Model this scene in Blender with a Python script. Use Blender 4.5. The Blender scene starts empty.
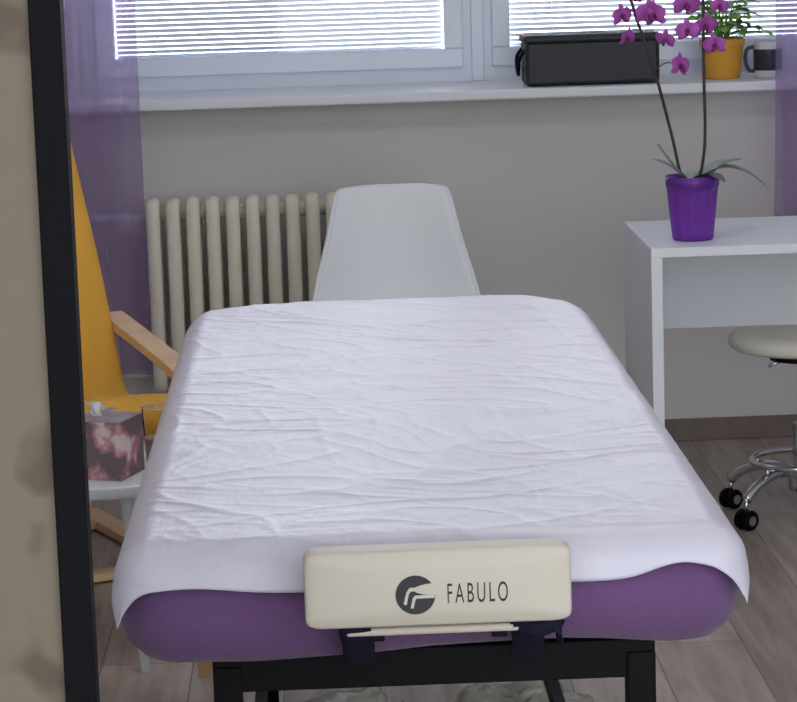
import bpy, bmesh, math, random
from mathutils import Vector, Matrix, noise
random.seed(4)
S=bpy.context.scene
try:
    S.view_settings.view_transform='Standard'
    S.view_settings.look='None'
except Exception as e: print(e)

def lin(c):
    return tuple(((v/255)/12.92 if v/255<=0.04045 else ((v/255+0.055)/1.055)**2.4) for v in c)
def mat(name,rgb,rough=0.6,metal=0.0,bump=0.0,bscale=40,var=0.0,vscale=6,spec=0.5,coat=0,trans=0,sheen=0,stretch=(1,1,1)):
    m=bpy.data.materials.new(name); m.use_nodes=True
    nt=m.node_tree; b=nt.nodes['Principled BSDF']
    c=lin(rgb)+(1,)
    b.inputs['Base Color'].default_value=c
    b.inputs['Roughness'].default_value=rough
    b.inputs['Metallic'].default_value=metal
    b.inputs['Specular IOR Level'].default_value=spec
    b.inputs['Coat Weight'].default_value=coat
    b.inputs['Transmission Weight'].default_value=trans
    b.inputs['Sheen Weight'].default_value=sheen
    tc=nt.nodes.new('ShaderNodeTexCoord'); mp=nt.nodes.new('ShaderNodeMapping')
    mp.inputs['Scale'].default_value=stretch
    nt.links.new(tc.outputs['Object'],mp.inputs['Vector'])
    if var>0:
        n=nt.nodes.new('ShaderNodeTexNoise'); n.inputs['Scale'].default_value=vscale; n.inputs['Detail'].default_value=4
        nt.links.new(mp.outputs['Vector'],n.inputs['Vector'])
        r=nt.nodes.new('ShaderNodeValToRGB')
        r.color_ramp.elements[0].position=0.3; r.color_ramp.elements[1].position=0.7
        r.color_ramp.elements[0].color=tuple(v*(1-var) for v in c[:3])+(1,)
        r.color_ramp.elements[1].color=tuple(min(1,v*(1+var*0.6)) for v in c[:3])+(1,)
        nt.links.new(n.outputs['Fac'],r.inputs['Fac']); nt.links.new(r.outputs['Color'],b.inputs['Base Color'])
    if bump>0:
        n2=nt.nodes.new('ShaderNodeTexNoise'); n2.inputs['Scale'].default_value=bscale; n2.inputs['Detail'].default_value=5
        nt.links.new(mp.outputs['Vector'],n2.inputs['Vector'])
        bp=nt.nodes.new('ShaderNodeBump'); bp.inputs['Strength'].default_value=bump; bp.inputs['Distance'].default_value=0.01
        nt.links.new(n2.outputs['Fac'],bp.inputs['Height']); nt.links.new(bp.outputs['Normal'],b.inputs['Normal'])
    return m

def group(name,loc=(0,0,0),rz=0):
    e=bpy.data.objects.new(name,None); e.location=loc; e.rotation_euler=(0,0,rz); e.empty_display_size=0.1
    S.collection.objects.link(e); return e
def mk(name,verts,faces,m,parent=None,smooth=False,loc=(0,0,0),rot=(0,0,0)):
    me=bpy.data.meshes.new(name); me.from_pydata([tuple(v) for v in verts],[],faces); me.update()
    bm=bmesh.new(); bm.from_mesh(me); bmesh.ops.recalc_face_normals(bm,faces=bm.faces); bm.to_mesh(me); bm.free()
    o=bpy.data.objects.new(name,me); S.collection.objects.link(o)
    mats=m if isinstance(m,(list,tuple)) else [m]
    for x in mats: me.materials.append(x)
    if smooth:
        for p in me.polygons: p.use_smooth=True
    o.location=loc; o.rotation_euler=rot
    if parent: o.parent=parent
    return o
def boxdata(sx,sy,sz,cx=0,cy=0,cz=0):
    v=[(cx+a*sx/2,cy+b*sy/2,cz+c*sz/2) for a in(-1,1) for b in(-1,1) for c in(-1,1)]
    f=[(0,1,3,2),(4,6,7,5),(0,4,5,1),(2,3,7,6),(0,2,6,4),(1,5,7,3)]
    return v,f
def box(name,size,loc,m,parent=None,bev=0.0,seg=3,rot=(0,0,0)):
    v,f=boxdata(*size)
    o=mk(name,v,f,m,parent,loc=loc,rot=rot)
    if bev>0:
        md=o.modifiers.new('b','BEVEL'); md.width=bev; md.segments=seg; md.limit_method='NONE'
        for p in o.data.polygons: p.use_smooth=True
        w=o.modifiers.new('w','WEIGHTED_NORMAL'); w.keep_sharp=False
    return o
def boxes(name,lst,m,parent=None,bev=0.0):
    V=[];F=[]
    for (x0,x1,y0,y1,z0,z1) in lst:
        v,f=boxdata(x1-x0,y1-y0,z1-z0,(x0+x1)/2,(y0+y1)/2,(z0+z1)/2)
        k=len(V); V+=v; F+=[tuple(i+k for i in q) for q in f]
    o=mk(name,V,F,m,parent)
    if bev>0:
        md=o.modifiers.new('b','BEVEL'); md.width=bev; md.segments=2
    return o
def lathe(name,prof,m,parent=None,loc=(0,0,0),n=40,rot=(0,0,0),smooth=True):
    V=[];F=[]
    for r,z in prof:
        for i in range(n):
            a=2*math.pi*i/n; V.append((r*math.cos(a),r*math.sin(a),z))
    for j in range(len(prof)-1):
        for i in range(n):
            F.append((j*n+i,j*n+(i+1)%n,(j+1)*n+(i+1)%n,(j+1)*n+i))
    if prof[0][0]>1e-6: F.append(tuple(range(n)))
    if prof[-1][0]>1e-6: F.append(tuple((len(prof)-1)*n+i for i in range(n)))
    o=mk(name,V,F,m,parent,smooth,loc,rot)
    bm=bmesh.new(); bm.from_mesh(o.data); bmesh.ops.remove_doubles(bm,verts=bm.verts,dist=1e-5)
    bm.to_mesh(o.data); bm.free()
    md=o.modifiers.new('e','EDGE_SPLIT'); md.split_angle=math.radians(45)
    return o
def catmull(P,sub=8,closed=False):
    P=[Vector(p) for p in P]; out=[]; n=len(P)
    rng=n if closed else n-1
    for i in range(rng):
        if closed: p0,p1,p2,p3=P[(i-1)%n],P[i],P[(i+1)%n],P[(i+2)%n]
        else: p0=P[max(i-1,0)];p1=P[i];p2=P[i+1];p3=P[min(i+2,n-1)]
        for k in range(sub):
            t=k/sub
            out.append(0.5*((2*p1)+(p2-p0)*t+(2*p0-5*p1+4*p2-p3)*t*t+(3*p1-p0-3*p2+p3)*t**3))
    if not closed: out.append(P[-1])
    return out
def sweepdata(pts,r,n=10,closed=False,ref=None,rx=None):
    V=[];F=[];m=len(pts); up=None
    for i,p in enumerate(pts):
        if closed: t=(pts[(i+1)%m]-pts[i-1]).normalized()
        else: t=(pts[min(i+1,m-1)]-pts[max(i-1,0)]).normalized()
        if ref is not None: u=Vector(ref)
        elif up is None: u=Vector((0,0,1)) if abs(t.z)<0.9 else Vector((0,1,0))
        else: u=up
        u=(u-t*u.dot(t))
        if u.length<1e-6: u=t.orthogonal()
        u.normalize(); up=u; w=t.cross(u)
        rr=r(i/(m-1)) if callable(r) else r
        ru=rr if rx is None else rx
        for k in range(n):
            a=2*math.pi*(k+0.5)/n
            if n==4:
                V.append(p+u*ru*(1 if math.cos(a)>0 else -1)+w*rr*(1 if math.sin(a)>0 else -1))
            else: V.append(p+u*(ru*math.cos(a))+w*(rr*math.sin(a)))
    for i in range(m if closed else m-1):
        j=(i+1)%m
        for k in range(n): F.append((i*n+k,i*n+(k+1)%n,j*n+(k+1)%n,j*n+k))
    if not closed: F.append(tuple(range(n))); F.append(tuple((m-1)*n+k for k in range(n)))
    return V,F
def merge(lst):
    V=[];F=[]
    for v,f in lst:
        k=len(V); V+=list(v); F+=[tuple(i+k for i in q) for q in f]
    return V,F
def sweep(name,pts,r,m,parent=None,n=10,closed=False,ref=None,rx=None,smooth=True):
    pts=[Vector(p) for p in pts]
    V,F=sweepdata(pts,r,n,closed,ref,rx)
    return mk(name,V,F,m,parent,smooth)

# ------------------------------------------------ materials
M_wall=mat('wall_paint',(210,208,206),0.9,bump=0.05,bscale=120)
M_ceil=mat('ceiling_paint',(225,224,222),0.9)
M_pvc=mat('window_pvc',(224,232,244),0.35)
M_sill=mat('sill_paint',(226,228,234),0.45)
M_rad=mat('radiator_enamel',(226,220,204),0.45)
M_white=mat('white_plastic',(222,225,231),0.4)
M_desk=mat('white_laminate',(220,224,230),0.45)
M_black=mat('black_metal',(9,9,12),0.6,spec=0.12)
M_frameblk=mat('black_frame',(7,7,11),0.7,spec=0.1)
M_chrome=mat('chrome',(210,212,216),0.16,1.0)
M_purplefab=mat('purple_terry',(100,70,114),0.95,bump=0.25,bscale=240,var=0.12,vscale=10,sheen=0.15)
M_cream=mat('cream_leatherette',(194,186,173),0.5,bump=0.05,bscale=200)
M_logo=mat('logo_print',(38,36,42),0.6)
M_birch=mat('birch_veneer',(224,190,150),0.45,var=0.12,vscale=10,stretch=(1,1,8))
M_yellow=mat('mustard_fabric',(228,172,66),0.9,bump=0.3,bscale=220,var=0.10,vscale=8)
M_boxblk=mat('black_box_plastic',(26,29,35),0.5,bump=0.1,bscale=150)
M_stem=mat('orchid_stem',(52,34,36),0.5)
M_petal=mat('orchid_petal',(170,80,174),0.6,var=0.3,vscale=40)
M_lip=mat('orchid_lip',(110,20,90),0.5)
M_orleaf=mat('orchid_leaf',(116,130,118),0.4,var=0.3,vscale=20)
M_leaf=mat('plant_leaf',(116,170,66),0.5,var=0.35,vscale=30)
M_soil=mat('soil',(50,36,28),0.95)
M_ypot=mat('yellow_glaze',(214,158,52),0.35)
M_mug=mat('mug_dark',(50,52,60),0.3)
M_mugw=mat('mug_white',(220,222,226),0.3)
M_skirt=mat('skirting_wood',(120,106,98),0.6,var=0.2,vscale=8)
M_seat=mat('stool_vinyl',(240,235,222),0.5)
M_tissue=mat('tissue_paper',(235,232,232),0.9)
M_pad=mat('strap_navy',(20,18,40),0.8,spec=0.2)
M_wood2=mat('light_wood',(190,150,100),0.5,var=0.2,vscale=12)
M_sheet=mat('disposable_sheet',(199,196,211),0.42,bump=0.38,bscale=16,stretch=(1,0.6,1),spec=0.5)
def ppot():
    m=mat('purple_pot',(140,74,182),0.22,coat=0.4); nt=m.node_tree; b=nt.nodes['Principled BSDF']
    tl=nt.nodes.new('ShaderNodeBsdfTranslucent'); tl.inputs['Color'].default_value=lin((200,146,234))+(1,)
    mx=nt.nodes.new('ShaderNodeMixShader'); mx.inputs[0].default_value=0.5
    tp=nt.nodes.new('ShaderNodeBsdfTransparent'); tp.inputs['Color'].default_value=lin((200,150,238))+(1,)
    mx2=nt.nodes.new('ShaderNodeMixShader'); mx2.inputs[0].default_value=0.32
    o=[n for n in nt.nodes if n.type=='OUTPUT_MATERIAL'][0]
    nt.links.new(b.outputs[0],mx.inputs[1]); nt.links.new(tl.outputs[0],mx.inputs[2])
    nt.links.new(mx.outputs[0],mx2.inputs[1]); nt.links.new(tp.outputs[0],mx2.inputs[2]); nt.links.new(mx2.outputs[0],o.inputs[0])
    return m
M_ppot=ppot()

def sheer():
    m=bpy.data.materials.new('sheer_voile'); m.use_nodes=True; nt=m.node_tree
    for n in list(nt.nodes): nt.nodes.remove(n)
    o=nt.nodes.new('ShaderNodeOutputMaterial')
    tr=nt.nodes.new('ShaderNodeBsdfTransparent'); tr.inputs['Color'].default_value=(0.88,0.82,0.96,1)
    tl=nt.nodes.new('ShaderNodeBsdfTranslucent'); tl.inputs['Color'].default_value=lin((206,180,232))+(1,)
    df=nt.nodes.new('ShaderNodeBsdfDiffuse'); df.inputs['Color'].default_value=lin((120,98,138))+(1,)
    a=nt.nodes.new('ShaderNodeMixShader'); a.inputs[0].default_value=0.5
    nt.links.new(tl.outputs[0],a.inputs[1]); nt.links.new(df.outputs[0],a.inputs[2])
    b=nt.nodes.new('ShaderNodeMixShader')
    tc=nt.nodes.new('ShaderNodeTexCoord'); nz=nt.nodes.new('ShaderNodeTexNoise'); nz.inputs['Scale'].default_value=9
    mp=nt.nodes.new('ShaderNodeMapping'); mp.inputs['Scale'].default_value=(3,3,0.2)
    mr=nt.nodes.new('ShaderNodeMapRange'); mr.inputs['To Min'].default_value=0.34; mr.inputs['To Max'].default_value=0.58
    nt.links.new(tc.outputs['Object'],mp.inputs[0]); nt.links.new(mp.outputs[0],nz.inputs['Vector'])
    nt.links.new(nz.outputs['Fac'],mr.inputs['Value']); nt.links.new(mr.outputs[0],b.inputs[0])
    nt.links.new(tr.outputs[0],b.inputs[1]); nt.links.new(a.outputs[0],b.inputs[2]); nt.links.new(b.outputs[0],o.inputs[0])
    return m
M_sheer=sheer()
def thin_glass(name,tint,ior=1.45):
    m=bpy.data.materials.new(name); m.use_nodes=True; nt=m.node_tree
    for n in list(nt.nodes): nt.nodes.remove(n)
    o=nt.nodes.new('ShaderNodeOutputMaterial')
    tr=nt.nodes.new('ShaderNodeBsdfTransparent'); tr.inputs['Color'].default_value=tint+(1,)
    g=nt.nodes.new('ShaderNodeBsdfGlossy'); g.inputs['Roughness'].default_value=0.05
    fr=nt.nodes.new('ShaderNodeFresnel'); fr.inputs['IOR'].default_value=ior
    b=nt.nodes.new('ShaderNodeMixShader')
    nt.links.new(fr.outputs[0],b.inputs[0]); nt.links.new(tr.outputs[0],b.inputs[1]); nt.links.new(g.outputs[0],b.inputs[2])
    nt.links.new(b.outputs[0],o.inputs[0]); return m
M_glass=thin_glass('window_glass',(0.97,0.98,1.0))
M_glass2=thin_glass('drinking_glass',(0.99,0.985,0.98),1.12)
M_glass2b=mat('glass_rim',(225,225,228),0.15,trans=0.3)
M_bag=mat('clear_plastic_bag',(205,205,190),0.25,bump=0.8,bscale=25,trans=0.35,var=0.3,vscale=12)

def floor_mat():
    m=bpy.data.materials.new('laminate_floor'); m.use_nodes=True; nt=m.node_tree; b=nt.nodes['Principled BSDF']
    tc=nt.nodes.new('ShaderNodeTexCoord'); mp=nt.nodes.new('ShaderNodeMapping'); mp.inputs['Rotation'].default_value=(0,0,math.pi/2)
    nt.links.new(tc.outputs['Object'],mp.inputs[0])
    br=nt.nodes.new('ShaderNodeTexBrick'); br.inputs['Scale'].default_value=1.0
    br.inputs['Brick Width'].default_value=1.25; br.inputs['Row Height'].default_value=0.19; br.inputs['Mortar Size'].default_value=0.0015
    br.inputs['Color1'].default_value=lin((182,171,163))+(1,); br.inputs['Color2'].default_value=lin((157,145,137))+(1,)
    br.inputs['Mortar'].default_value=lin((105,95,88))+(1,); br.offset=0.37
    nt.links.new(mp.outputs[0],br.inputs['Vector'])
    mp2=nt.nodes.new('ShaderNodeMapping'); mp2.inputs['Scale'].default_value=(9,0.9,1)
    nt.links.new(tc.outputs['Object'],mp2.inputs[0])
    n=nt.nodes.new('ShaderNodeTexNoise'); n.inputs['Scale'].default_value=3; n.inputs['Detail'].default_value=8; n.inputs['Distortion'].default_value=0.6
    nt.links.new(mp2.outputs[0],n.inputs['Vector'])
    r=nt.nodes.new('ShaderNodeValToRGB'); r.color_ramp.elements[0].position=0.35; r.color_ramp.elements[1].position=0.7
    r.color_ramp.elements[0].color=(0.68,0.65,0.62,1); r.color_ramp.elements[1].color=(1.1,1.1,1.1,1)
    nt.links.new(n.outputs['Fac'],r.inputs['Fac'])
    mx=nt.nodes.new('ShaderNodeMix'); mx.data_type='RGBA'; mx.blend_type='MULTIPLY'; mx.inputs[0].default_value=1
    nt.links.new(br.outputs['Color'],mx.inputs[6]); nt.links.new(r.outputs['Color'],mx.inputs[7])
    nt.links.new(mx.outputs[2],b.inputs['Base Color']); b.inputs['Roughness'].default_value=0.42
    return m
M_floor=floor_mat()
def blotch(name,c1,c2,scale,p0,p1,c3=None):
    m=bpy.data.materials.new(name); m.use_nodes=True; nt=m.node_tree; b=nt.nodes['Principled BSDF']
    tc=nt.nodes.new('ShaderNodeTexCoord'); n=nt.nodes.new('ShaderNodeTexNoise'); n.inputs['Scale'].default_value=scale; n.inputs['Detail'].default_value=3
    nt.links.new(tc.outputs['Object'],n.inputs['Vector'])
    r=nt.nodes.new('ShaderNodeValToRGB'); r.color_ramp.elements[0].position=p0; r.color_ramp.elements[1].position=p1
    r.color_ramp.elements[0].color=lin(c1)+(1,); r.color_ramp.elements[1].color=lin(c2)+(1,)
    if c3:
        e=r.color_ramp.elements.new(min(1,p1+0.08)); e.color=lin(c3)+(1,)
    nt.links.new(n.outputs['Fac'],r.inputs['Fac']); nt.links.new(r.outputs['Color'],b.inputs['Base Color'])
    b.inputs['Roughness'].default_value=0.7
    return m
M_panel=blotch('printed_canvas',(97,87,73),(74,61,49),7.5,0.57,0.61)
M_floral=blotch('floral_cardboard',(112,98,102),(196,136,146),22,0.46,0.56,(220,206,204))

# ------------------------------------------------ room shell
YW=7.2; X0,X1=-1.5,2.8; ZC=2.7; YB=-0.6
WX0,WX1,WZ0,WZ1=-0.675,1.66,1.0,2.35
box('floor',(X1-X0+0.4,YW+0.3-YB,0.1),((X0+X1)/2,(YW+0.3+YB)/2,-0.05),M_floor)
box('ceiling',(X1-X0+0.4,YW+0.3-YB,0.1),((X0+X1)/2,(YW+0.3+YB)/2,ZC+0.05),M_ceil)
boxes('wall_back',[(X0,X1,YW,YW+.34,0,WZ0),(X0,X1,YW,YW+.34,WZ1,ZC),(X0,WX0,YW,YW+.34,WZ0,WZ1),(WX1,X1,YW,YW+.34,WZ0,WZ1)],M_wall)
box('wall_left',(0.1,YW+.34-YB,ZC),(X0-0.05,(YW+.34+YB)/2,ZC/2),M_wall)
box('wall_right',(0.1,YW+.34-YB,ZC),(X1+0.05,(YW+.34+YB)/2,ZC/2),M_wall)
box('baseboard_back',(X1-X0,0.014,0.064),((X0+X1)/2,YW-0.007,0.032),M_skirt,bev=0.003)
box('baseboard_left',(0.014,YW-YB-0.02,0.064),(X0+0.007,(YW+YB)/2-0.01,0.032),M_skirt,bev=0.003)
box('baseboard_right',(0.014,YW-YB-0.02,0.064),(X1-0.007,(YW+YB)/2-0.01,0.032),M_skirt,bev=0.003)
sill=box('trim_1',(WX1-WX0+0.16,0.44,0.028),((WX0+WX1)/2-0.02,7.28,1.014),M_sill,bev=0.006)

YF=7.46
M_blind=mat('blind_slat_paint',(130,132,138),0.55,spec=0.3)
def window(name,x0,x1):
    g=group(name,((x0+x1)/2,YF+0.03,WZ0+0.0275)); w=(x1-x0)/2; H=WZ1-WZ0-0.0275
    of=0.042; sf=0.052; zf=0.055
    boxes('frame',[(-w,w,-.03,.04,0,of),(-w,w,-.03,.04,H-of,H),(-w,-w+of,-.03,.04,of,H-of),(w-of,w,-.03,.04,of,H-of)],M_pvc,g,0.0)
    a=w-of; 
    boxes('sash',[(-a,a,-.05,.02,of,of+zf),(-a,a,-.05,.02,H-of-sf,H-of),(-a,-a+sf,-.05,.02,of+zf,H-of-sf),(a-sf,a,-.05,.02,of+zf,H-of-sf)],M_pvc,g,0.004)
    b=a-sf
    box('pane',(2*b,0.006,H-2*(of+sf)),(0,-0.01,H/2),M_glass,g)
    box('handle_base',(0.028,0.012,0.07),(-a+sf/2,-0.056,H*0.5),M_pvc,g,0.004)
    box('handle_lever',(0.018,0.018,0.12),(-a+sf/2,-0.075,H*0.5-0.05),M_pvc,g,0.006)
    V=[];F=[]; z=of+zf+0.014; k=0; bl=b-0.004
    while z<H-of-sf-0.02:
        t=math.radians(38); d=0.0085
        for (s) in (-1,0,1):
            bow=0.0015 if s==0 else 0
            V+=[(-bl,0.03+s*d*math.cos(t),z-s*d*math.sin(t)+bow),(bl,0.03+s*d*math.cos(t),z-s*d*math.sin(t)+bow)]
        F+=[(k,k+1,k+3,k+2),(k+2,k+3,k+5,k+4)]; k+=6; z+=0.0150
    mk('blind_slats',V,F,M_blind,g,True)
    box('blind_rail',(2*bl,0.016,0.012),(0,0.03,of+zf+0.0),M_pvc,g,0.003)
    for xx in (-bl*0.75,0,bl*0.75):
        box('blind_cord',(0.0015,0.0015,H-2*(of+sf)),(xx,0.018,H/2),M_pvc,g)
    return g
XM=0.463
window('window_1',WX0,XM)
window('window_2',XM,WX1)
box('trim_2',(0.035,0.012,WZ1-WZ0-0.03),(XM,YF-0.006,(WZ0+WZ1)/2+0.014),M_pvc,bev=0.003)

def curtain(name,x0,x1,zb,zt,y,folds,amp,taper):
    V=[];F=[];nx=160;nz=30
    g=group(name,(0,0,0))
    for j in range(nz+1):
        tz=j/nz; z=zb+(zt-zb)*tz
        for i in range(nx+1):
            s=i/nx; x=x0+(x1-x0)*s+taper*(tz)*(s if taper<0 else (1-s))
            ph=folds*2*math.pi*s
            yy=y+amp*math.sin(ph+0.5*math.sin(3*s*6+tz))*(0.75+0.25*math.sin(5*s+2*tz))
            V.append((x+0.006*math.sin(ph*1.3+tz*3),yy,z))
    for j in range(nz):
        for i in range(nx):
            a=j*(nx+1)+i; F.append((a,a+1,a+nx+2,a+nx+1))
    mk('voile',V,F,M_sheer,g,True)
    return g
cl=curtain('curtain',-1.15,-0.472,0.29,2.52,6.95,6,0.016,-0.02)
cr=curtain('curtain',1.225,1.85,0.29,2.52,6.95,6,0.016,0.02)
rod=sweep('curtain_rod',[(-1.45,6.95,2.545),(2.2,6.95,2.545)],0.012,M_white,n=14)
for xb in (-1.3,0.4,2.1):
    b=sweep('bracket',[(xb,6.95,2.545),(xb,7.199,2.545)],0.007,M_white,n=8); b.parent=rod

def radiator():
    g=group('column_radiator',(0,0,0)); zb,zt=0.235,0.755; n=15; p=0.0545; xs=-0.463
    L=[]
    for i in range(n):
        x=xs+i*p
        y0,y1=7.005,7.135
        loop=[]
        for cx,cz,a0 in ((y1-0.03,zt-0.052,0),(y0+0.03,zt-0.03,90),(y0+0.03,zb+0.03,180),(y1-0.03,zb+0.03,270)):
            for k in range(6):
                a=math.radians(a0+k*18)
                loop.append(Vector((x,cx+0.03*math.cos(a),cz+0.03*math.sin(a))))
        L.append(sweepdata(loop,0.012,12,True,ref=(1,0,0),rx=0.0195))
        L.append(sweepdata([Vector((x,7.07,zb+0.01)),Vector((x,7.07,zt-0.02))],0.011,8,ref=(1,0,0),rx=0.018))
    for z in (zb+0.035,zt-0.035):
        L.append(sweepdata([Vector((xs-0.02,7.07,z)),Vector((xs+(n-1)*p+0.02,7.07,z))],0.021,14))
    V,F=merge(L); mk('sections',V,F,M_rad,g,True)
    xr=xs+(n-1)*p
    sweep('return_pipe',[(xs-0.02,7.07,zb+0.035),(xs-0.15,7.07,zb+0.035),(xs-0.17,7.07,zb+0.02),(xs-0.17,7.07,0.0)],0.010,M_rad,g)
    sweep('supply_pipe',[(xs-0.02,7.05,zt-0.045),(xs-0.34,7.05,zt-0.045)],0.013,M_white,g)
    sweep('riser_pipe',[(xs-0.34,7.07,0),(xs-0.34,7.07,0.98)],0.012,M_rad,g)
    lathe('valve_knob',[(0.0,0),(0.022,0),(0.026,0.01),(0.023,0.045),(0.0,0.05)],M_white,g,(xs-0.085,7.045,zt-0.045),rot=(math.pi/2,0,0))
    lathe('vent_plug',[(0.0,0),(0.012,0),(0.014,0.012),(0.010,0.03),(0,0.032)],M_rad,g,(xr+0.018,7.07,zt-0.035),rot=(0,math.pi/2,0))
    for xx in (xs+2*p+p/2,xr-2*p-p/2):
        box('wall_bracket',(0.012,0.12,0.02),(xx,7.14,zb+0.01),M_rad,g)
radiator()

# ------------------------------------------------ massage table
BX=0.112; BY0,BY1=2.90,4.80; ZT=0.80
def sstep(a,b,x):
    t=max(0,min(1,(x-a)/(b-a))); return t*t*(3-2*t)
def sag(x,y):
    # padding is softer / rounder at its far corners
    return -0.016*sstep(0.22,0.37,abs(x-BX))*sstep(BY1-0.22,BY1,y)
def massage_table():
    g=group('massage_table',(0,0,0))
    V=[];F=[]; hx,hy=0.369,(BY1-BY0)/2; cy=(BY0+BY1)/2
    prof=[(0.11,0.655),(0.05,0.655),(0.024,0.664),(0.007,0.684),(0.0,0.712),(0.0,0.742),(0.007,0.764),(0.022,0.781),(0.044,0.789),(0.09,0.791)]
    def loop(ins,z):
        out=[]
        a=hx-ins; b=hy-ins; rc=max(0.066-ins*0.5,0.02)
        per=[]
        for (sx,sy,a0) in ((1,1,0),(-1,1,90),(-1,-1,180),(1,-1,270)):
            for q in range(13):
                an=math.radians(a0+q*7.5)
                per.append((sx*(a-rc)+rc*math.cos(an),sy*(b-rc)+rc*math.sin(an)))
        res=[]
        for i in range(len(per)):
            p,q=per[i],per[(i+1)%len(per)]
            d=math.hypot(p[0]-q[0],p[1]-q[1]); m=14 if d>0.2 else 1
            for t in range(m): res.append((p[0]+(q[0]-p[0])*t/m,p[1]+(q[1]-p[1])*t/m))
        for (x,y) in res:
            nn=(noise.noise(Vector((x*7,y*7,z*14)))*0.005-0.002) if z<0.745 else -0.006
            dz=0
            if z<0.72: dz=0.006*math.cos(x*9-1)*(y<0) + noise.noise(Vector((x*9,y*9,3)))*0.005
            else: dz=sag(BX+x,cy+y)
            s=1+nn/max(0.2,math.hypot(x,y))
            out.append((BX+x*s,cy+y*s,z+dz))
        return out
    for k,(ins,z) in enumerate(prof):
        l=loop(ins,z); n=len(l); V+=l
    for j in range(len(prof)-1):
        for i in range(n): F.append((j*n+i,j*n+(i+1)%n,(j+1)*n+(i+1)%n,(j+1)*n+i))
    F.append(tuple(range(n))); F.append(tuple((len(prof)-1)*n+i for i in range(n)))
    mk('mattress',V,F,M_purplefab,g,True)
    fx0,fx1=-0.150,0.378
    boxes('under_frame',[(fx0,fx1,2.96,2.99,0.608,0.655),(fx0,fx1,4.70,4.73,0.608,0.655),(fx0,fx0+0.03,2.99,4.70,0.608,0.655),(fx1-0.03,fx1,2.99,4.70,0.608,0.655),(fx0+0.03,fx1-0.03,3.8,3.84,0.61,0.65)],M_black,g,0.002)
    legs=[]
    for (x,y) in ((fx0,2.955),(fx1-0.034,2.955),(fx0,4.70),(fx1-0.034,4.70)):
        legs.append((x,x+0.034,y,y+0.034,0.0,0.64))
    boxes('legs',legs,M_black,g,0.002)
    boxes('stretchers',[(fx0+0.008,fx0+0.026,2.99,4.70,0.2,0.23),(fx1-0.026,fx1-0.008,2.99,4.70,0.2,0.23)],M_black,g)
    boxes('wood_corner_brace',[(-0.176,-0.160,3.1,3.16,0.585,0.66)],M_wood2,g,0.003)
    return g
massage_table()

def sheet():
    g=group('bed_sheet',(0,0,0))
    r=0.046; cx_h=0.371-r; cy_h=(BY1-BY0)/2+0.008-r; cy=(BY0+BY1)/2
    e_side=0.095; e_end=0.079
    nx,ny=240,520; V=[];F=[]
    def rid(v,p): return max(0,1-abs(v)*2)**p
    for j in range(ny+1):
        q0=-(cy_h+e_end)+2*(cy_h+e_end)*j/ny
        for i in range(nx+1):
            p=-(cx_h+e_side)+2*(cx_h+e_side)*i/nx
            q=q0
            if q<-cy_h:   # uneven overhang at the near end
                k=1-0.19*math.exp(-((p-0.29)/0.045)**2)-0.06*math.exp(-((p+0.28)/0.05)**2)-0.02*math.sin(p*19+1)
                q=-cy_h+(q+cy_h)*k
            c=Vector((max(-cx_h,min(cx_h,p)),max(-cy_h,min(cy_h,q))))
            o=Vector((p,q))-c; L=o.length
            z0=ZT+0.002
            dx=0.12*noise.noise(Vector((p*3,q*2.5,11))); dy=0.12*noise.noise(Vector((p*3,q*2.5,23)))
            a1,b1=p+dx,q+dy
            w=noise.noise(Vector((a1*3.0+1.7*b1,b1*5.0-2.2*a1,0.3)))
            w2=noise.noise(Vector((a1*1.8+2.2*b1,b1*6-4*a1,5.1)))
            w3=noise.noise(Vector((a1*4-3*b1,b1*10+5*a1,9.7)))
            w4=noise.noise(Vector((a1*10+4*b1,b1*3-3*a1,19.7)))
            w5=noise.noise(Vector((a1*6-5*b1,b1*18+8*a1,31.7)))
            w6=noise.noise(Vector((a1*12+7*b1,b1*13-9*a1,51.7)))
            mask=0.5+0.5*noise.noise(Vector((p*3,q*2.2,7)))
            mask2=0.5+0.5*noise.noise(Vector((p*4,q*3.2,47)))
            wr=0.0016*w+0.60*(0.0052*rid(w2,6)*mask+0.0036*rid(w3,7)*(1-mask*0.4)+0.0034*rid(w4,7)*(1-mask)+0.0022*rid(w5,6)*mask2+0.0018*rid(w6,6)*(1-mask2))
            if L<1e-6:
                x,y,z=c.x,c.y,z0+wr
            else:
                n=o/L; ang=L/r
                if ang<math.pi/2:
                    x=c.x+n.x*r*math.sin(ang); y=c.y+n.y*r*math.sin(ang); z=z0-r*(1-math.cos(ang))+wr*math.cos(ang)
                else:
                    d=L-r*math.pi/2
                    s=(p if abs(n.y)>abs(n.x) else q)
                    wave=0.5+0.5*math.sin(s*27+3*noise.noise(Vector((s*5,0,0))))
                    fl=0.05*d+wave*0.06*d+0.10*d*abs(n.x*n.y)*2
                    x=c.x+n.x*(r+fl+0.001); y=c.y+n.y*(r+fl+0.001); z=z0-r-d*0.97
                    z+=0.004*noise.noise(Vector((s*6,1.5,3)))*min(1,d/0.01)
            V.append((BX+x,cy+y,z+sag(BX+x,cy+y)))
    for j in range(ny):
        for i in range(nx):
            a=j*(nx+1)+i; F.append((a,a+1,a+nx+2,a+nx+1))
    o=mk('cloth',V,F,M_sheet,g,True)
    md=o.modifiers.new('s','SOLIDIFY'); md.thickness=0.0012; md.offset=1
    return g
sheet()

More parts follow.
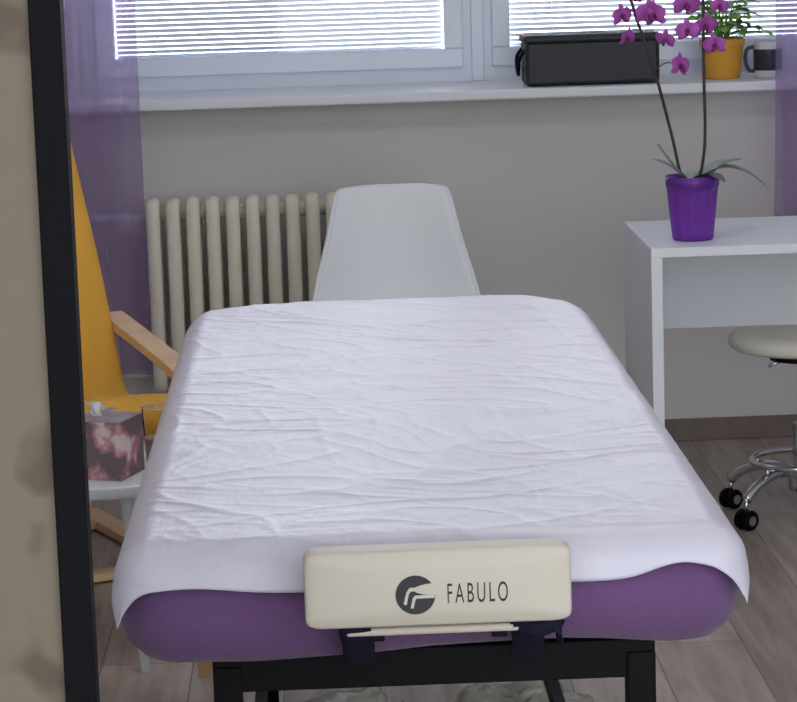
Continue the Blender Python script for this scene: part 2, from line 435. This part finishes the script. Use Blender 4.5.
def bolster():
    g=group('arm_rest_cushion',(0.1145,2.822,0.7695)); 
    a,b,c=0.1505,0.023,0.0445
    o=box('cushion',(2*a,2*b,2*c),(0,0,0),M_cream,g,0.0)
    bm=bmesh.new(); bm.from_mesh(o.data); bmesh.ops.subdivide_edges(bm,edges=bm.edges,cuts=22,use_grid_fill=True)
    for v in bm.verts:
        x,y,z=v.co
        rc=0.012; re=0.008
        px=max(-a+rc,min(a-rc,x)); pz=max(-c+rc,min(c-rc,z))
        d=Vector((x-px,0,z-pz))
        if d.length>rc: 
            d=d.normalized()*rc
        nx_,nz_=px+d.x,pz+d.z
        v.co.x=nx_; v.co.z=nz_
        if abs(y)>b-re:
            t=(abs(y)-(b-re))/re; k=re*(1-math.sqrt(max(0,1-t*t)))
            v.co.x*=1-k/a; v.co.z*=1-k/c
        v.co.y*=1+0.05*(1-(x/a)**2)*(1-(z/c)**2)-0.14*(max(abs(x)/a,abs(z)/c))**6
    bm.to_mesh(o.data); bm.free()
    for p in o.data.polygons: p.use_smooth=True
    md=o.modifiers.new('s','SUBSURF'); md.levels=1; md.render_levels=1
    yf=-0.0236
    lathe('logo_disc',[(0.0,0),(0.0225,0),(0.0225,0.0011),(0,0.0011)],M_logo,g,(-0.026,yf+0.0006,-0.006),rot=(math.pi/2,0,0),n=48)
    # angular white F: top bar running off the right side, second bar, slanted stem
    ya,yb=yf-0.0013,yf-0.0003
    def poly(name,pts):
        n=len(pts); V=[(x,ya,z) for x,z in pts]+[(x,yb,z) for x,z in pts]
        F=[tuple(range(n)),tuple(range(2*n-1,n-1,-1))]+[(i,(i+1)%n,n+(i+1)%n,n+i) for i in range(n)]
        mk(name,V,F,M_cream,g)
    poly('logo_letter',[(-0.0395,-0.016),(-0.0362,-0.003),(-0.0325,0.0025),(-0.0065,0.0025),(-0.0045,-0.0015),(-0.0310,-0.0015),(-0.0335,-0.005),(-0.0362,-0.0175)])
    poly('logo_letter_bar',[(-0.0318,-0.021),(-0.0290,-0.0095),(-0.0265,-0.0065),(-0.0045,-0.0065),(-0.0045,-0.0100),(-0.0250,-0.0100),(-0.0262,-0.0120),(-0.0284,-0.0215)])
    cu=bpy.data.curves.new('txt','FONT'); cu.body='FABULO'; cu.size=0.030; cu.extrude=0.0004; cu.align_x='LEFT'; cu.space_character=1.35
    t=bpy.data.objects.new('txt',cu); S.collection.objects.link(t)
    bpy.context.view_layer.update()
    me=bpy.data.meshes.new_from_object(t.evaluated_get(bpy.context.evaluated_depsgraph_get()))
    bpy.data.objects.remove(t)
    xs=[v.co.x for v in me.vertices]; ys=[v.co.y for v in me.vertices]
    x0_,x1_,y0_,y1_=min(xs),max(xs),min(ys),max(ys)
    for v in me.vertices:
        v.co.x=(v.co.x-x0_)/(x1_-x0_)*0.068; v.co.y=(v.co.y-y0_)/(y1_-y0_)*0.023
    me.materials.clear(); me.materials.append(M_logo)
    lo=bpy.data.objects.new('lettering',me); S.collection.objects.link(lo); lo.parent=g
    lo.location=(0.010,yf-0.0004,-0.017); lo.rotation_euler=(math.pi/2,0,0)
    for x0 in (-0.095,0.10):
        sweep('strap',[(x0,0.01,-0.038),(x0,0.005,-0.054),(x0+0.004,0.03,-0.078),(x0+0.004,0.07,-0.110),(x0+0.004,0.100,-0.117)],0.0015,M_pad,g,n=8,ref=(1,0,0),rx=0.020)
    box('support_board',(0.22,0.04,0.010),(0.005,0.025,-0.056),M_cream,g,0.004)
    sweep('loose_strap',catmull([(0.085,0.01,-0.05),(0.11,-0.002,-0.058),(0.135,0.0,-0.052),(0.137,0.004,-0.075)],6),0.0015,M_pad,g,n=8,ref=(0,0,1),rx=0.010)
    box('support_bar_left',(0.018,0.04,0.01),(-0.07,0.035,-0.065),M_black,g,0.002)
    box('support_bar_right',(0.018,0.04,0.01),(0.07,0.035,-0.065),M_black,g,0.002)
bolster()

def bag(loc,sx,sy,sz,seed):
    g=group('plastic_bag',loc)
    bm=bmesh.new(); bmesh.ops.create_icosphere(bm,subdivisions=5,radius=1)
    for v in bm.verts:
        n=v.co.normalized(); d=1+0.18*noise.noise(n*2.2+Vector((seed,0,0)))+0.10*(1-2*abs(noise.noise(n*5+Vector((0,seed,0)))))
        v.co=Vector((n.x*sx*d,n.y*sy*d,max(0,(n.z*0.6+0.45))*sz*d))
    me=bpy.data.meshes.new('bag'); bm.to_mesh(me); bm.free(); me.materials.append(M_bag)
    for p in me.polygons: p.use_smooth=True
    o=bpy.data.objects.new('film',me); S.collection.objects.link(o); o.parent=g
    sweep('knot',catmull([(0,0,sz*0.9),(0.02,0,sz*1.05),(0.05,0.01,sz*1.0),(0.08,0.0,sz*1.08)],5),lambda t:0.008+0.008*t,M_bag,g)
bag((0.0,4.46,0.002),0.165,0.13,0.11,1.0)
bag((0.32,4.48,0.002),0.15,0.13,0.11,4.0)

def shell_chair():
    g=group('shell_chair',(0.176,6.42,0))
    P=[(0.035,0.838,0.114,0.004),(0.032,0.833,0.132,0.008),(0.028,0.817,0.142,0.012),(0.022,0.785,0.150,0.018),(0.008,0.70,0.170,0.03),(-0.005,0.60,0.198,0.042),(-0.03,0.52,0.216,0.05),(-0.075,0.465,0.226,0.05),
       (-0.15,0.438,0.230,0.045),(-0.25,0.435,0.232,0.035),(-0.35,0.44,0.226,0.025),(-0.41,0.44,0.212,0.012),(-0.44,0.425,0.185,0.004)]
    pr=catmull([(p[0],p[1],p[2]) for p in P],4); bo=catmull([(p[3],0,0) for p in P],4)
    V=[];F=[];nx=28
    for k,(a,b) in enumerate(zip(pr,bo)):
        for i in range(nx+1):
            s=-1+2*i/nx; bow=b.x*(abs(s)**2.2)
            cz=min(1,max(0,(a.y-0.44)/0.1))
            y=a.x-bow*cz*1.2; z=a.y+bow*(1-cz)*0.9
            if k<8: z-=0.006*abs(s)**4*(1-k/8)
            lipw=0.006*max(0,(abs(s)-0.93)/0.07)
            V.append((a.z*s,y+lipw*cz,z-lipw*(1-cz)))
    for k in range(len(pr)-1):
        for i in range(nx):
            q=k*(nx+1)+i; F.append((q,q+1,q+nx+2,q+nx+1))
    o=mk('shell',V,F,M_white,g,True)
    md=o.modifiers.new('s','SOLIDIFY'); md.thickness=0.007; md.offset=0
    rim=[Vector(V[k*(nx+1)]) for k in range(len(pr)-1,0,-1)]+[Vector(V[i]) for i in range(2,nx-1)]+[Vector(V[k*(nx+1)+nx]) for k in range(1,len(pr))]
    sweep('rim',rim,0.0055,M_white,g,n=8)
    for n,(sx,sy) in enumerate(((-1,-1),(1,-1),(-1,1),(1,1))):
        sweep('leg_%d'%(n+1),[(0.11*sx,-0.24+0.10*sy,0.425),(0.21*sx,-0.24+0.21*sy,0.0)],lambda t:0.015-0.004*t,M_birch,g,n=12)
    for sy in (-1,1):
        sweep('brace_%d'%(sy+2),[(-0.135,-0.24+0.127*sy,0.32),(0.135,-0.24+0.127*sy,0.32)],0.005,M_black,g,n=8)
    box('seat_mount',(0.24,0.24,0.012),(0,-0.24,0.424),M_black,g,0.003)
shell_chair()

def armchair():
    a=math.radians(25)
    g=group('bentwood_armchair',(-0.742,5.98,0),a)
    W=0.315
    for n,s in enumerate((-1,1)):
        x=s*W
        pts=catmull([(x,0.42,0.016),(x,0.10,0.016),(x,-0.28,0.018),(x,-0.40,0.05),(x,-0.43,0.16),(x,-0.43,0.33),(x,-0.40,0.43),(x,-0.31,0.480),(x,-0.12,0.517),(x,0.10,0.552),(x,0.17,0.562)],8)
        sweep('side_frame_%d'%(n+1),pts,0.0105,M_birch,g,n=4,ref=(1,0,0),rx=0.028,smooth=False)
        xi=s*(W-0.05)
        sweep('back_rail_%d'%(n+1),catmull([(xi,-0.40,0.37),(xi,-0.20,0.33),(xi,0.02,0.315),(xi,0.10,0.37),(xi,0.18,0.55),(xi,0.30,0.75),(xi,0.42,0.93)],8),0.011,M_birch,g,n=4,ref=(1,0,0),rx=0.018,smooth=False)
        sweep('rear_post_%d'%(n+1),[(x-s*0.02,0.40,0.02),(x-s*0.02,0.15,0.55)],0.011,M_birch,g,n=4,ref=(1,0,0),rx=0.018,smooth=False)
    for (y,z) in ((-0.40,0.352),(0.05,0.30),(0.30,0.015),(-0.2,0.015),(0.42,0.90)):
        box('cross_slat',(2*W-0.04,0.05,0.02),(0,y,z),M_birch,g,0.004)
    path=catmull([(0,-0.43,0.405),(0,-0.36,0.42),(0,-0.18,0.39),(0,-0.02,0.375),(0,0.05,0.42),(0,0.12,0.58),(0,0.22,0.77),(0,0.33,0.96),(0,0.36,1.01)],8)
    V=[];F=[];n=len(path);nx=20;hw=0.292
    for k,p in enumerate(path):
        t=(path[min(k+1,n-1)]-path[max(k-1,0)]).normalized(); nn=Vector((0,-t.z,t.y))
        u=k/(n-1)
        ed=min(1,min(u,1-u)/0.05); thk=0.04*math.sqrt(max(0.05,1-(1-ed)**2))
        tuft=1-0.12*abs(math.sin(u*math.pi*7))**8
        for i in range(nx):
            an=2*math.pi*i/nx; cs,sn=math.cos(an),math.sin(an)
            xx=hw*math.copysign(abs(cs)**0.28,cs); yy=thk*tuft*math.copysign(abs(sn)**0.6,sn)
            V.append(p+Vector((xx,0,0))+nn*yy)
    for k in range(n-1):
        for i in range(nx): F.append((k*nx+i,k*nx+(i+1)%nx,(k+1)*nx+(i+1)%nx,(k+1)*nx+i))
    F.append(tuple(range(nx))); F.append(tuple((n-1)*nx+i for i in range(nx)))
    mk('cushion',V,F,M_yellow,g,True)
armchair()

def side_table():
    g=group('side_table',(-0.475,5.24,0))
    lathe('top',[(0,0.375),(0.19,0.375),(0.205,0.378),(0.212,0.385),(0.214,0.402),(0.210,0.404),(0.206,0.396),(0.20,0.390),(0,0.390)],M_white,g,n=64)
    for n in range(3):
        an=math.radians(60+120*n)
        sweep('leg_%d'%(n+1),[(0.10*math.cos(an),0.10*math.sin(an),0.376),(0.16*math.cos(an),0.16*math.sin(an),0.0)],0.011,M_white,g,n=10)
side_table()
def tissue_box():
    g=group('tissue_box',(-0.463,5.225,0.3905),math.radians(-20))
    w=0.116;h=0.120
    box('carton',(w,w,h),(0,0,h/2),M_floral,g,0.0015)
    box('top_label',(w*0.96,w*0.96,0.001),(0,0,h+0.0006),mat('carton_top',(160,150,156),0.7,var=0.3,vscale=30),g)
    V=[];F=[];n=14
    for j in range(7):
        for i in range(n+1):
            s=i/n; a=-0.9+1.8*s; r=0.006+0.034*(j/6)*(0.6+0.4*math.sin(s*9+j))
            V.append((r*math.sin(a*1.6)*1.1-0.015,0.010*math.sin(s*14)*(j/6),h-0.002+0.035*(j/6)*(0.7+0.3*math.cos(a*1.6+0.6))))
    for j in range(6):
        for i in range(n):
            q=j*(n+1)+i; F.append((q,q+1,q+n+2,q+n+1))
    mk('tissue',V,F,M_tissue,g,True)
tissue_box()
def glass():
    g=group('drinking_glass',(-0.362,5.345,0.3905))
    lathe('tumbler',[(0,0.001),(0.028,0.001),(0.029,0.004),(0.035,0.115)],M_glass2,g,n=40)
    bpy.data.objects.remove(bpy.context.scene.objects[g.children[0].name]) if False else None
    sweep('rim',[Vector((0.035*math.cos(t*math.pi/20),0.035*math.sin(t*math.pi/20),0.115)) for t in range(40)],0.0013,M_glass2b,g,closed=True,n=8)
    lathe('base',[(0,0),(0.028,0),(0.029,0.008),(0,0.009)],M_glass2b,g,n=32)
    lathe('tea',[(0,0.009),(0.0285,0.009),(0.031,0.05),(0,0.052)],mat('tea_tint',(190,168,150),0.3,trans=0.3),g,n=32)
glass()

def divider():
    g=group('room_divider',(-0.186,1.9,0))
    boxes('frame',[(-0.0235,0,0,0.03,0.0,2.0),(-0.70,-0.6765,0,0.03,0.0,2.0),(-0.6765,-0.0235,0,0.03,1.975,2.0),(-0.6765,-0.0235,0,0.03,0.06,0.085)],M_frameblk,g,0.0015)
    boxes('panel',[(-0.6765,-0.0235,0.008,0.016,0.085,1.975)],M_panel,g)
    boxes('feet',[(-0.03,0.0,-0.12,0.15,0,0.02),(-0.70,-0.67,-0.12,0.15,0,0.02)],M_frameblk,g,0.002)
divider()

def desk():
    g=group('desk',(0.738,5.75,0)); Wd=1.30; D=0.52; th=0.026; H=0.75
    box('top',(Wd,D,0.022),(Wd/2,D/2,H-0.011),M_desk,g,0.0015)
    box('side_panel_left',(th,D,H-0.022),(th/2,D/2,(H-0.022)/2),M_desk,g,0.0015)
    box('side_panel_right',(th,D,H-0.022),(Wd-th/2,D/2,(H-0.022)/2),M_desk,g,0.0015)
    box('back_panel',(Wd-2*th,0.016,0.244),(Wd/2,D-0.02,0.606),M_desk,g,0.001)
desk()

def stool():
    g=group('rolling_stool',(1.17,6.225,0),0)
    lathe('seat',[(0,0.425),(0.15,0.425),(0.168,0.429),(0.178,0.436),(0.182,0.448),(0.180,0.460),(0.170,0.470),(0.145,0.475),(0.08,0.477),(0,0.477)],M_seat,g,n=64)
    lathe('seat_plate',[(0,0.40),(0.08,0.40),(0.08,0.425),(0,0.425)],M_black,g)
    lathe('gas_column',[(0,0.10),(0.025,0.10),(0.025,0.24),(0.014,0.242),(0.014,0.402),(0,0.402)],M_chrome,g)
    lathe('hub',[(0,0.07),(0.036,0.07),(0.038,0.12),(0.028,0.135),(0,0.135)],M_chrome,g)
    sweep('height_lever',[(0,0,0.405),(-0.06,-0.03,0.40),(-0.09,-0.04,0.392)],0.004,M_chrome,g)
    for n in range(5):
        an=math.radians(180-36+72*n); c,s=math.cos(an),math.sin(an)
        sweep('arm_%d'%(n+1),catmull([(0.02*c,0.02*s,0.115),(0.09*c,0.09*s,0.125),(0.16*c,0.16*s,0.105),(0.2*c,0.2*s,0.075)],6),0.013,M_chrome,g,n=12)
        sweep('caster_stem_%d'%(n+1),[(0.2*c,0.2*s,0.085),(0.2*c,0.2*s,0.035)],0.006,M_chrome,g,n=10)
        az=math.radians(35)
        wx,wy=math.sin(az),-math.cos(az)
        for k,o2 in enumerate((-0.013,0.013)):
            lx,ly=0.2*c+wx*o2,0.2*s+wy*o2
            lathe('caster_%d_%d'%(n+1,k),[(0,-0.008),(0.016,-0.008),(0.024,-0.006),(0.026,0),(0.024,0.006),(0.016,0.008),(0,0.008)],M_black,g,(lx,ly,0.026),rot=(math.pi/2,0,az),n=24)
            lathe('caster_cap_%d_%d'%(n+1,k),[(0,-0.0095),(0.012,-0.0095),(0.012,0.0095),(0,0.0095)],M_chrome,g,(lx,ly,0.026),rot=(math.pi/2,0,az),n=16)
    sweep('ring',[Vector((0.125*math.cos(t*math.pi/24),0.125*math.sin(t*math.pi/24),0.145)) for t in range(48)],0.008,M_chrome,g,closed=True,n=10)
    for n in range(5):
        an=math.radians(180-36+72*n); c,s=math.cos(an),math.sin(an)
        sweep('ring_stay_%d'%(n+1),[(0.125*c,0.125*s,0.145),(0.125*c,0.125*s,0.115)],0.005,M_chrome,g,n=8)
stool()

def leafdata(base,az,length,width,rise,droop,seg=12,fold=0.25):
    d=Vector((math.cos(az),math.sin(az),0)); side=Vector((-math.sin(az),math.cos(az),0)); V=[];F=[]
    for k in range(seg+1):
        t=k/seg; p=Vector(base)+d*(length*t)+Vector((0,0,rise*t-droop*t*t))
        w=width*0.5*(math.sin(math.pi*min(1,0.12+t*0.88))**0.6 if t<1 else 0.0)
        if t==1: w=0.0005
        up=Vector((0,0,fold*w))
        V+=[p-side*w+up,p,p+side*w+up]
    for k in range(seg):
        a=3*k; F+=[(a,a+1,a+4,a+3),(a+1,a+2,a+5,a+4)]
    return V,F
def orchid():
    g=group('potted_orchid',(0.853,5.885,0.75))
    V=[];F=[];n=96
    prof=[(0.0,0.001),(0.044,0.001),(0.047,0.004),(0.049,0.03),(0.052,0.06),(0.055,0.09),(0.058,0.115),(0.059,0.122),(0.061,0.124),(0.062,0.147),(0.060,0.149),(0.058,0.142),(0.056,0.12),(0.0,0.118)]
    for q,(r,z) in enumerate(prof):
        for i in range(n):
            a=2*math.pi*i/n
            rr=r*(1+(0.03*math.cos(a*14) if 3<=q<=6 else 0))
            if 3<=q<=6: rr*=1+0.012*math.sin(z*210)
            V.append((rr*math.cos(a),rr*math.sin(a),z))
    for j in range(len(prof)-1):
        for i in range(n): F.append((j*n+i,j*n+(i+1)%n,(j+1)*n+(i+1)%n,(j+1)*n+i))
    mk('pot',V,F,M_ppot,g,True)
    lathe('bark',[(0,0.119),(0.056,0.119),(0.05,0.128),(0,0.133)],M_soil,g,n=24)
    s1=catmull([(-0.022,0.0,0.125),(-0.033,0,0.18),(-0.049,0,0.255),(-0.085,-0.01,0.392),(-0.123,-0.01,0.507),(-0.14,-0.01,0.56),(-0.175,-0.01,0.60)],8)
    s2=catmull([(0.012,0.0,0.125),(0.025,0,0.18),(0.031,0,0.252),(0.029,0.0,0.412),(0.029,0.0,0.549),(0.015,0.0,0.62),(-0.02,0.0,0.66)],8)
    sweep('stem_1',s1,0.0037,M_stem,g,n=8); sweep('stem_2',s2,0.0037,M_stem,g,n=8)
    pts=[(-0.16,.52),(-.148,.470),(-.088,.52),(-.064,.465),(-.012,.482),(-.030,.403),(.030,.492),(.050,.447),(-.012,.54),(.062,.535),(-.13,.57),(.026,.59),(-.05,.575),(-.10,.525)]
    LP=[];LL=[];ST=[]
    for k,(x,z) in enumerate(pts):
        rnd=random.Random(k*7+1); y=-0.02-0.03*rnd.random()
        c=Vector((x,y,z)); 
        f=Vector((rnd.uniform(-0.9,0.9),-1,rnd.uniform(-0.5,0.1))).normalized()
        u=Vector((rnd.uniform(-0.25,0.25),0,1)); u=(u-f*u.dot(f)).normalized(); r=f.cross(u)
        R=0.029*rnd.uniform(0.8,1.15)
        for (an,ln,wd,back) in ((90,1.0,0.6,-0.1),(215,1.0,0.6,-0.1),(325,1.0,0.6,-0.1),(12,1.0,1.1,0.05),(168,1.0,1.1,0.05)):
            an=math.radians(an); d=r*math.cos(an)+u*math.sin(an); sd=f.cross(d)
            vv=[];ff=[];sg=6
            for q in range(sg+1):
                t=q/sg; w=wd*R*0.5*math.sin(math.pi*(0.1+0.86*t))**0.7
                p=c+d*(ln*R*t)+f*(R*(back+0.15*math.sin(t*3)))
                vv+=[p-sd*w-f*0.1*w,p,p+sd*w-f*0.1*w]
            for q in range(sg):
                a=3*q; ff+=[(a,a+1,a+4,a+3),(a+1,a+2,a+5,a+4)]
            LP.append((vv,ff))
        vv,ff=sweepdata(catmull([c,c+f*R*0.35-u*R*0.1,c+f*R*0.5-u*R*0.45],4),lambda t:R*(0.22-0.12*t),8)
        LL.append((vv,ff))
        best=min(s1[10:]+s2[20:],key=lambda p:(p-c).length+ (0.05 if p.z<c.z-0.02 else 0))
        ST.append(sweepdata(catmull([best,(best+c)/2+Vector((0,0.01,0.012)),c+Vector((0,0.004,0))],4),0.0014,6))
    mk('petals',*merge(LP),M_petal,g,True); mk('lips',*merge(LL),M_lip,g,True); mk('pedicels',*merge(ST),M_stem,g,True)
    B=(0,0,0.128)
    lv=[(math.radians(-10),0.175,0.05,0.16,0.175),(math.radians(172),0.095,0.045,0.10,0.04),(math.radians(20),0.12,0.05,0.10,0.05),(math.radians(-50),0.10,0.045,0.08,0.07),(math.radians(200),0.07,0.035,0.035,0.02),(math.radians(100),0.12,0.05,0.07,0.05)]
    mk('leaves',*merge([leafdata(B,*l) for l in lv]),M_orleaf,g,True)
    sweep('aerial_root_1',catmull([(-0.01,0,0.13),(-0.04,-0.01,0.17),(-0.08,-0.01,0.225)],6),0.003,M_orleaf,g,n=8)
    sweep('aerial_root_2',catmull([(0.02,0,0.13),(0.07,-0.01,0.175),(0.11,-0.01,0.185)],6),0.003,M_orleaf,g,n=8)
orchid()

def plant():
    g=group('potted_houseplant',(1.135,7.22,1.0285))
    lathe('pot',[(0,0),(0.046,0),(0.049,0.004),(0.060,0.09),(0.063,0.092),(0.064,0.11),(0.061,0.112),(0.058,0.095),(0,0.09)],M_ypot,g,n=48)
    lathe('soil',[(0,0.091),(0.057,0.093),(0.0,0.1)],M_soil,g,n=24)
    L=[];ST=[]
    for k in range(80):
        r=random.Random(k); az=r.uniform(0,6.28); ln=r.uniform(0.02,0.105); h=r.uniform(0.02,0.14)
        tip=Vector((ln*math.cos(az),ln*math.sin(az)*0.8,0.1+h))
        ST.append(sweepdata(catmull([(0.01*math.cos(az),0.01*math.sin(az),0.095),(tip.x*0.5,tip.y*0.5,0.1+h*0.7),tip],4),0.0012,5))
        L.append(leafdata(tip,az+r.uniform(-.6,.6),r.uniform(0.035,0.055),0.034,0.012,r.uniform(0.01,0.03),6))
    mk('leaves',*merge(L),M_leaf,g,True); mk('stalks',*merge(ST),M_leaf,g,True)
plant()

def storage_box():
    g=group('black_storage_box',(0.760,7.20,1.0285))
    box('body',(0.372,0.17,0.125),(0,0,0.0625),M_boxblk,g,0.014,4)
    box('lid',(0.380,0.178,0.024),(0,0,0.128),M_boxblk,g,0.010,3)
    sweep('handle',catmull([(-0.184,-0.05,0.10),(-0.200,-0.05,0.075),(-0.200,0.0,0.03),(-0.200,0.05,0.075),(-0.184,0.05,0.10)],6),0.005,M_black,g)
storage_box()
def mug():
    g=group('coffee_mug',(1.262,7.21,1.0285))
    lathe('cup',[(0,0),(0.034,0),(0.038,0.004),(0.040,0.10),(0.037,0.10),(0.035,0.008),(0,0.008)],M_mugw,g,n=40)
    lathe('band',[(0.0395,0.02),(0.0405,0.021),(0.0412,0.078),(0.0402,0.079)],M_mug,g,n=40)
    sweep('handle',catmull([(-0.036,0,0.085),(-0.058,0,0.08),(-0.064,0,0.05),(-0.055,0,0.022),(-0.036,0,0.018)],6),0.0055,M_mug,g,n=10)
mug()

fillg=group('added_fill_lamp',(0.4,4.3,2.62))  # unseen lamp and housing, added as soft mid-room fill to lift the wall
lathe('fill_housing',[(0,0.08),(0.35,0.08),(0.35,0.03),(0.34,0.0),(0,0.0)],M_white,fillg,n=48)
ld=bpy.data.lights.new('added_fill_light','AREA'); ld.shape='DISK'; ld.size=0.66; ld.energy=12; ld.color=(1.0,0.97,0.94)
lo=bpy.data.objects.new('added_fill_light',ld); S.collection.objects.link(lo); lo.location=(0.4,4.3,2.605)
wd=bpy.data.lights.new('window_daylight','AREA'); wd.shape='RECTANGLE'; wd.size=2.3; wd.size_y=1.3; wd.energy=270; wd.color=(0.88,0.93,1.0)
wo=bpy.data.objects.new('window_daylight',wd); S.collection.objects.link(wo); wo.location=(0.48,8.0,1.95); wo.rotation_euler=(math.radians(-72),0,0)

w=bpy.data.worlds.new('World'); S.world=w; w.use_nodes=True
bg=w.node_tree.nodes['Background']; bg.inputs[0].default_value=(0.90,0.95,1.0,1); bg.inputs[1].default_value=3.5

cam=bpy.data.cameras.new('camera'); co=bpy.data.objects.new('camera',cam); S.collection.objects.link(co); S.camera=co
cam.sensor_fit='HORIZONTAL'; cam.sensor_width=36; cam.lens=2575/797*36; cam.clip_start=0.05
pitch=math.radians(9.7); yaw=math.radians(1.6); roll=math.radians(1.8)
R=Matrix.Rotation(-yaw,4,'Z')@Matrix.Rotation(math.pi/2-pitch,4,'X')@Matrix.Rotation(-roll,4,'Z')
co.matrix_world=Matrix.Translation((0,0,1.52))@R
